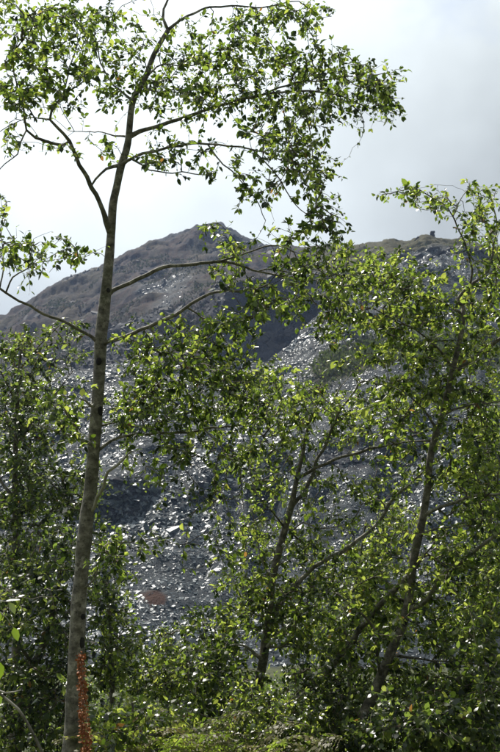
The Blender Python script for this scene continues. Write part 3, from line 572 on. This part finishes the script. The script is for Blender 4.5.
grow('leaning_tree', 'dark trunked tree at right leaning right with forked top', 'tree', 8.4, B_trunk, B_limbs, B_blobs, bark=BARK_DK, seed=11, dens=1.3, spread=.45, leaf=.040, per_tip=10, tintb=.12, back=.3, slim=.8, yellow=.008, knots=[(404,622,2.4,3)])

# ------------------------------------------------------------------ twin stemmed tree in the middle
C_trunk = ([(253,705,6.2),(258,686,5.8),(263,660,5.4),(267,630,5),(269,605,4.8),(272,580,4.5),(285,528,4),(292,503,3.6),(297,478,2.8),(303,452,2.2),(306,436,1.7),(310,415,1.2)], .2)
C_limbs = [lb([(291,508),(294,504),(305,491),(312,478),(318,458),(326,443),(340,410),(355,390),(364,381),(384,385),(410,388)],2.7,.7,.4), lb([(328,440),(332,420),(333,400),(352,372)],1,.5,.4), lb([(297,482),(304,475),(316,468),(333,461),(356,453),(374,448),(390,445),(413,441)],2.3,1.2,-.3),
 lb([(286,532),(293,530),(303,523),(316,528),(331,528),(351,523)],1.2,.5,-.4, mat=BARK), lb([(264,648),(275,612),(290,592),(305,576),(326,560),(351,545),(374,526),(390,503),(405,488),(423,472),(448,454),(458,449),(463,430)],3,1,.5, mat=BARK), lb([(266,648),(280,632),(292,622),(307,609),(318,598)],1.5,.6,-.5, mat=BARK_PALE), lb([(262,655),(250,650),(240,645),(225,648)],1.8,.8,-.4, mat=BARK_PALE),
 lb([(268,647),(285,647),(310,646)],.9,.5,-.3), lb([(297,478),(288,460),(270,445),(258,430)],1,.5,.3), lb([(272,580),(262,560),(255,530),(250,505)],1.1,.5,.4), lb([(284,530),(275,515),(262,500),(250,488)],1,.5,-.3)]
C_blobs = [(285,470,26,18,.6),(300,540,34,26,.5),(330,545,30,20,.5),(255,520,20,24,.6),(275,585,34,22,.8),(310,490,30,18,.5),(345,565,30,16,.6),(305,400,36,24,1.4),(275,420,26,26,1.4),(345,412,32,20,1.3),(300,440,34,16,1.0),(262,380,20,20,1.1),(345,440,26,12,.9),(252,450,18,24,1.0),(380,405,26,18,1.0),(262,490,16,20,.8),(335,480,20,10,.5),(300,510,18,12,.5),(340,520,24,14,.5),(370,490,22,22,.9),(262,545,22,22,1.1),(300,555,26,18,.8),(250,590,26,24,1.5),(290,600,28,22,1.6),(330,585,28,18,1.4),(232,620,20,24,1.2),(300,640,30,24,1.7),(265,620,24,26,1.2),(400,470,18,18,.7),(235,560,14,20,.6)]
grow('twin_stemmed_tree', 'twin stemmed slender tree in the middle with dark lower trunk', 'tree', 9.6, C_trunk, C_limbs, C_blobs, bark=BARK_DK, seed=23, dens=1.3, leaf=.043, per_tip=10, tintb=.12, back=.28, slim=.84, yellow=.008, spread=.45, knots=[(266,650,2.6,3),(258,684,2.8,4),(297,477,1.6,2.4)])

# ------------------------------------------------------------------ trees at the left edge
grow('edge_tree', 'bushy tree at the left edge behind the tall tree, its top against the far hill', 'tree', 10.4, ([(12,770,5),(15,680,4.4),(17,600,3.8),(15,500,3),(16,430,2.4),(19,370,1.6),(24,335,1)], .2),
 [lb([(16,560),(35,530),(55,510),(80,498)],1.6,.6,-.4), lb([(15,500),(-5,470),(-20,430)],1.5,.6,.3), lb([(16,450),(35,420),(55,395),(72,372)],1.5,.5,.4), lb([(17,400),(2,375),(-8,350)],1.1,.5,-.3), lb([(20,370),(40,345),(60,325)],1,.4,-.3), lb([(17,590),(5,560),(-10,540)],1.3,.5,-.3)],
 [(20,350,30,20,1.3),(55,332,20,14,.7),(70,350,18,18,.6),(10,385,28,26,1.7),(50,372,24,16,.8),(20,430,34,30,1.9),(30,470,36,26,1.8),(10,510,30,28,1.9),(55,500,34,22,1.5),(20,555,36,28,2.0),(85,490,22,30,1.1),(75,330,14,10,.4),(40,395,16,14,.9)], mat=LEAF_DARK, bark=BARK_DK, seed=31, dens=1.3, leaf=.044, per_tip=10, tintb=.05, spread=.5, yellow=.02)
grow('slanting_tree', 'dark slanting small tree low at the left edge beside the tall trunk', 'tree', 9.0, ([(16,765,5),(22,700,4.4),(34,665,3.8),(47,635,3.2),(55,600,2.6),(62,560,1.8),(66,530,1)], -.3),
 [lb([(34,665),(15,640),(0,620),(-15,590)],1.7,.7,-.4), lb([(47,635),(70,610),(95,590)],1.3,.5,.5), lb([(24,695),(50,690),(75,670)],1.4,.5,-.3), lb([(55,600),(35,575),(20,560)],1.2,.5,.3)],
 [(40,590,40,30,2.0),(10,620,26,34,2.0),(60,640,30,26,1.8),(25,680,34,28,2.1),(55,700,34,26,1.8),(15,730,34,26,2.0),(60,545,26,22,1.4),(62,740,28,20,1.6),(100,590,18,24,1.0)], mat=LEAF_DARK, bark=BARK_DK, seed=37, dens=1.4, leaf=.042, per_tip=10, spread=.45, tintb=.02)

# ------------------------------------------------------------------ shrubs along the foot of the picture
SH = [ # name part, label, distance, stem, blobs, material
 ('shrub','bushy green shrub between the tall trunk and the slate, right beside the trunk',9.6,[(112,775,3),(112,680,2.4),(110,620,1.4),(108,580,.8)],[(112,600,20,34,1.3),(118,640,26,24,1.6),(100,540,14,24,.8),(105,675,26,22,1.7)],LEAF,41),
 ('shrub','glossy leaved low shrub beneath the rusty patch of the slate tip',10.6,[(170,790,3),(168,720,2.2),(165,670,1.3),(168,640,.8)],[(165,655,40,16,1.3),(155,680,40,20,1.8),(185,690,36,22,1.8),(170,632,26,10,.6)],LEAF,43),
 ('shrub','leafy shrub left of the twin stemmed tree, its top over the slate',9.2,[(222,785,3),(221,720,2.4),(218,670,1.5),(215,630,.8)],[(215,640,30,22,1.4),(205,668,34,22,1.7),(230,690,34,26,2.0),(210,715,40,26,2.0),(200,615,18,14,.6)],LEAF,47),
 ('shrub','dense green shrub in front of the foot of the twin stemmed tree',8.2,[(275,790,3),(274,740,2.4),(270,712,1.6),(268,690,.8)],[(265,712,36,18,1.9),(250,735,40,24,2.2),(300,728,36,26,2.2),(245,690,22,16,1.3)],LEAF,53),
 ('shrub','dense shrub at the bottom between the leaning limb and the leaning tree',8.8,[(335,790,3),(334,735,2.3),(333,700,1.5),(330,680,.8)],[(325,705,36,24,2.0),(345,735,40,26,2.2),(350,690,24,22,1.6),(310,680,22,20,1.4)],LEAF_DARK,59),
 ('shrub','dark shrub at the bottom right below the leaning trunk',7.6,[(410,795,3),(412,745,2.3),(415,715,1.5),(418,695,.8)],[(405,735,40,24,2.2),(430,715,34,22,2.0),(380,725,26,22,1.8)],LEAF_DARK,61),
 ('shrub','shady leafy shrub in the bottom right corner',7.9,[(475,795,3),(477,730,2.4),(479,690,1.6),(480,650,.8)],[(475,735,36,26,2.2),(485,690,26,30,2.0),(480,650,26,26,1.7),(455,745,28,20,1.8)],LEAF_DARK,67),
 ('shrub','light green shrub low behind the bracken right of the dock stalk',7.4,[(135,790,3),(134,745,2.2),(133,715,1.4),(132,698,.8)],[(130,715,34,18,1.8),(115,738,30,22,1.9),(165,732,36,24,2.0)],LEAF,71),
 ('shrub','tall thin shrub at the right edge behind the forked limb',10.8,[(492,780,3.4),(493,640,2.6),(491,540,1.8),(488,460,1.2),(486,410,.8)],[(488,420,22,30,1.5),(485,480,26,34,1.6),(488,560,24,40,1.8),(470,620,30,30,1.8)],LEAF,73),
 ('shrub','leafy shrub in the gap between the twin stems and the leaning trunk',11.8,[(352,775,3.2),(350,680,2.6),(352,620,1.8),(360,560,1.1),(366,520,.8)],[(350,600,34,26,1.5),(372,560,26,26,1.2),(335,640,30,24,1.7),(390,620,26,30,1.6),(400,520,24,24,.9)],LEAF,79)]
for nm, lab, d_, st, bl, mt, sd in SH:
    lm = []
    for k, (bx, by, rx, ry, w) in enumerate(bl):
        lo = st[1] if by > st[2][1] else st[2]; lm.append(lb([(lo[0], lo[1]), ((lo[0] + bx) / 2, (lo[1] * .6 + by * .4)), (bx, by)], 1.2, .5, (.35, -.4, .2, -.25, .3)[k % 5]))
    grow(nm, lab, 'shrub', d_, (st, .1), lm, bl, mat=mt, bark=BARK_DK, seed=sd, dens=1.5, per_tip=10, leaf=.033 + .014 * ((sd * 7) % 10) / 10, wr=((.3, .5), (.5, .8), (.45, .65))[sd % 3], tintb=0 + .16 * ((sd * 3) % 7) / 6, spread=.38, group='shrubs along the foot of the trees', yellow=.008)

# ------------------------------------------------------------------ bracken low at the bottom
BRACKEN = leaf_mat('bracken_leaf', (.07, .062, .018), (.14, .115, .025), (.24, .16, .035), 1.0, .5)
STALK = simple_mat('green_stalk', [(.3, (.06, .06, .02)), (.7, (.12, .11, .04))], 20, .6)
def bracken(px, py, d, label, seed, nf=6, size=.7):
    r = np.random.default_rng(seed); p = at(np.array([px]), np.array([py]), np.array([d]))[0]; gz = float(ground_z(p[0], p[1])); top = p[2] - gz
    root = empty('bracken_fern', (p[0], p[1], gz), label, 'fern', 'bracken at the foot of the tall tree')
    for k in range(nf):
        a = k * 2 * math.pi / nf + r.uniform(-.4, .4); el = r.uniform(.5, 1.1); t = np.linspace(0, 1, 16)[:, None]
        h = top * r.uniform(.8, 1.05); rch = size * r.uniform(.8, 1.2)
        C = np.array((p[0], p[1], gz - .04)) + np.concatenate((math.cos(a) * rch * t ** 1.3, math.sin(a) * rch * t ** 1.3, h * 1.35 * t * (1 - .42 * t * t) * 1.25), 1)
        tube('stalk', C, .006 * (1 - .8 * t[:, 0]), 5, STALK, root)
        LP, LD, LN, LL = [], [], [], []
        tg = unit(np.gradient(C, axis=0))
        for i in range(5, 16):
            s = tg[i]; sd = unit(np.cross(s, (0, 0, 1.0))); nn = np.cross(sd, s)
            pl = .34 * size * (1 - ((i - 5) / 11) ** 1.2) + .04
            for sg in (-1, 1):
                dr = unit(sd * sg + s * .45 + r.normal(0, .12, 3)); m = max(3, int(pl / .022))
                for j in range(m):
                    q = C[i] + dr * pl * (j + .6) / m; q = q - np.array((0, 0, .12)) * ((j / m) ** 2 * pl); ll = .032 * (1 - .65 * j / m) * r.uniform(.8, 1.2)
                    for s2 in (-1, 1):
                        LP.append(q); LD.append(unit(np.cross(nn, dr)) * s2 + dr * .5); LN.append(nn + r.normal(0, .45, 3)); LL.append(ll * r.uniform(.8, 1.6))
        LP, LD, LN, LL = map(np.array, (LP, LD, LN, LL))
        V, Ft, tn = leaves_np(LP, LD, LN, LL, np.full(len(LP), .5), np.clip(r.normal(.55 + r.normal(0, .15), .12, len(LP)), 0, .93), r, False)
        mesh_np('frond', V, [Ft], BRACKEN, root, attrs={'tint': tn})
for px, py, d, s, lab in ((122,716,7.3,.42,'yellow green bracken fern just right of the rusty dock stalk'), (155,716,6.9,.46,'yellowish bracken fern at the bottom, second from the dock stalk'), (192,718,7.1,.48,'yellowish bracken fern at the bottom, third from the dock stalk'), (230,726,6.8,.46,'low bracken fern at the bottom, furthest from the dock stalk'), (290,742,6.6,.42,'bracken fern frond tips at the bottom edge beneath the leaning limb')):
    bracken(px, py, d, lab, int(px), 7, s)

# ------------------------------------------------------------------ rusty dock stalk in front of the tall trunk
pts = [(86,752),(84,725),(83,700),(82,675),(80,654)]; dd = 6.0
Pd = at(np.array([p[0] for p in pts]), np.array([p[1] for p in pts]), np.full(5, dd)); gz = float(ground_z(Pd[0, 0], Pd[0, 1]))
Pd = catmull(np.vstack(((Pd[0, 0] + .01, Pd[0, 1], gz - .03), Pd)), .03)
dock = empty('dock_plant', (Pd[0, 0], Pd[0, 1], gz), 'rust red dried dock seed stalk standing in front of the tall trunk', 'plant')
tube('stem', Pd, np.linspace(.006, .002, len(Pd)), 6, RUST, dock)
S = [np.concatenate(([0], np.cumsum(np.linalg.norm(np.diff(Pd, axis=0), axis=1))))][0]; r = np.random.default_rng(5)
LP, LD, LN, LL = [], [], [], []
H = S[-1]; s0 = .10 * H; whorls = np.arange(s0, H, .024)
for w in whorls:
    q = np.array([np.interp(w, S, Pd[:, k]) for k in range(3)]); f = (w - s0) / (H - s0); rad = .038 * (1 - .4 * f) * r.uniform(.6, 1.2)
    for j in range(int(r.uniform(26, 52) * (1 - .35 * f))):
        v = unit(r.normal(0, 1, 3) * np.array((1, 1, .55))); LP.append(q + v * rad * r.uniform(.25, 1)); LD.append(v + np.array((0, 0, -.6))); LN.append(r.normal(0, 1, 3)); LL.append(r.uniform(.011, .018))
LP, LD, LN, LL = map(np.array, (LP, LD, LN, LL))
V, Ft, tn = leaves_np(LP, LD, LN, LL, np.full(len(LP), .95), r.random(len(LP)), r)
o = mesh_np('seed_head', V, [Ft], RUST, dock); o['kind'] = 'stuff'

# ------------------------------------------------------------------ sapling that reaches in from the left, close to the camera
d_ = 4.2
def pl(pts, d): return at(np.array([p[0] for p in pts], float), np.array([p[1] for p in pts], float), np.full(len(pts), d))
main = pl([(60,790),(42,752),(30,728),(18,709),(0,694),(-25,670),(-45,630),(-52,590),(-50,555)], d_)
fx, fy = main[0, 0] + .06, main[0, 1]; gz = float(ground_z(fx, fy))
main = catmull(np.vstack(((fx, fy, gz - .03), main)), .04)
sap = empty('sapling', (fx, fy, gz), 'thin bare stemmed sapling in the bottom left corner with a few hanging leaves', 'sapling')
tube('stem', main, np.linspace(.007, .004, len(main)), 8, BARK, sap, .1, 2)
def spur(pts, r0, r1, d): c = catmull(pl(pts, d), .03); tube('twig', c, np.linspace(r0, r1, len(c)), 6, BARK_PALE, sap); return c
spur([(-8,688),(5,693),(14,692),(21,690)], .0045, .002, d_); spur([(-52,595),(-25,590),(-8,598),(2,601),(9,602)], .004, .002, d_); spur([(-47,640),(-20,622),(0,612),(13,628)], .004, .0015, d_); spur([(-30,665),(-15,660),(0,662)], .004, .002, d_)
PALE_LEAF = leaf_mat('pale_leaf', (.16, .18, .11), (.24, .25, .17), (.34, .33, .25), .8, .35, .3)
def bigleaf(px, py, dv, nv, ln, mat, wr=.5, tint=.6):
    rr = np.random.default_rng(int(px + py)); p = pl([(px, py)], d_)
    V, Ft, tn = leaves_np(p, np.array([dv], float), np.array([nv], float), np.array([ln]), np.array([wr]), np.array([tint]), rr)
    mesh_np('leaf', V, [Ft], mat, sap, attrs={'tint': tn})
bigleaf(9,602,(.5,-.1,-.8),(.3,-.7,.5),.055,PALE_LEAF); bigleaf(6,601,(1,.1,.1),(0,-.4,1),.055,PALE_LEAF,.4); bigleaf(4,601,(-.9,-.2,.05),(0,-.2,1),.05,PALE_LEAF,.4)
bigleaf(13,627,(.35,0,-.95),(.5,-.9,.2),.06,LEAF_YEL,.55,.45); bigleaf(0,612,(-.2,.1,-.95),(.2,-.9,.2),.05,LEAF_YEL,.5,.4); bigleaf(0,662,(.05,0,-1),(.4,-.9,.1),.075,LEAF_YEL,.5,.35); bigleaf(-4,690,(.3,.2,-.9),(.4,-.9,.1),.06,LEAF,.5,.4)

# ------------------------------------------------------------------ undergrowth on the valley slope behind the shrubs
r = np.random.default_rng(99); n = 5200
yy = 11 + 52 * r.random(n) ** 1.2; xx = (r.random(n) * 760 - 130 - CX) / F * yy; cz = ground_z(xx, yy)
hgt = r.uniform(.2, .8, n) * np.clip(.7 + .5 * fbm(np.stack((xx * .2, yy * .2, 0 * xx), -1), 3, 4), .2, 1.6)
m = 11; P = np.repeat(np.stack((xx, yy, cz), -1), m, 0); q = r.normal(0, 1, (n * m, 3)); q[:, 2] = np.abs(q[:, 2]); q = unit(q) * (r.random(n * m) ** .4)[:, None]
P = P + q * np.repeat(hgt, m)[:, None]
sz = np.clip(.06 + .0022 * P[:, 1], .06, .2) * r.uniform(.7, 1.3, n * m)
V, Ft, tn = leaves_np(P, q + r.normal(0, .5, (n * m, 3)), np.array((0, 0, 1.0)) + r.normal(0, .6, (n * m, 3)), sz, r.uniform(.4, .6, n * m), np.clip(r.normal(.4, .2, n * m), 0, .93), r, False)
ug = mesh_np('undergrowth', V, [Ft], LEAF, attrs={'tint': tn}); ug['kind'] = 'stuff'; ug['label'] = 'tangled green undergrowth on the slope behind the shrubs'; ug['category'] = 'undergrowth'

# ------------------------------------------------------------------ haze over the valley
m, t = new_mat('haze_air'); o = nd(t, 'ShaderNodeOutputMaterial'); v = nd(t, 'ShaderNodeVolumePrincipled')
v.inputs['Color'].default_value = (.48, .64, 1.0, 1); v.inputs['Density'].default_value = .00034; v.inputs['Anisotropy'].default_value = .1; t.links.new(v.outputs[0], o.inputs['Volume'])
x0, x1, y0, y1, z0, z1 = -810, 810, -810, 810, -15, 128
Vb = np.array([(x0, y0, z0), (x1, y0, z0), (x1, y1, z0), (x0, y1, z0), (x0, y0, z1), (x1, y0, z1), (x1, y1, z1), (x0, y1, z1)])
hz = mesh_np('haze', Vb, [np.array([(3, 2, 1, 0), (4, 5, 6, 7), (0, 1, 5, 4), (1, 2, 6, 5), (2, 3, 7, 6), (3, 0, 4, 7)])], m, smooth=False); hz['kind'] = 'stuff'; hz['label'] = 'thin pale haze filling the valley air'; hz['category'] = 'haze'
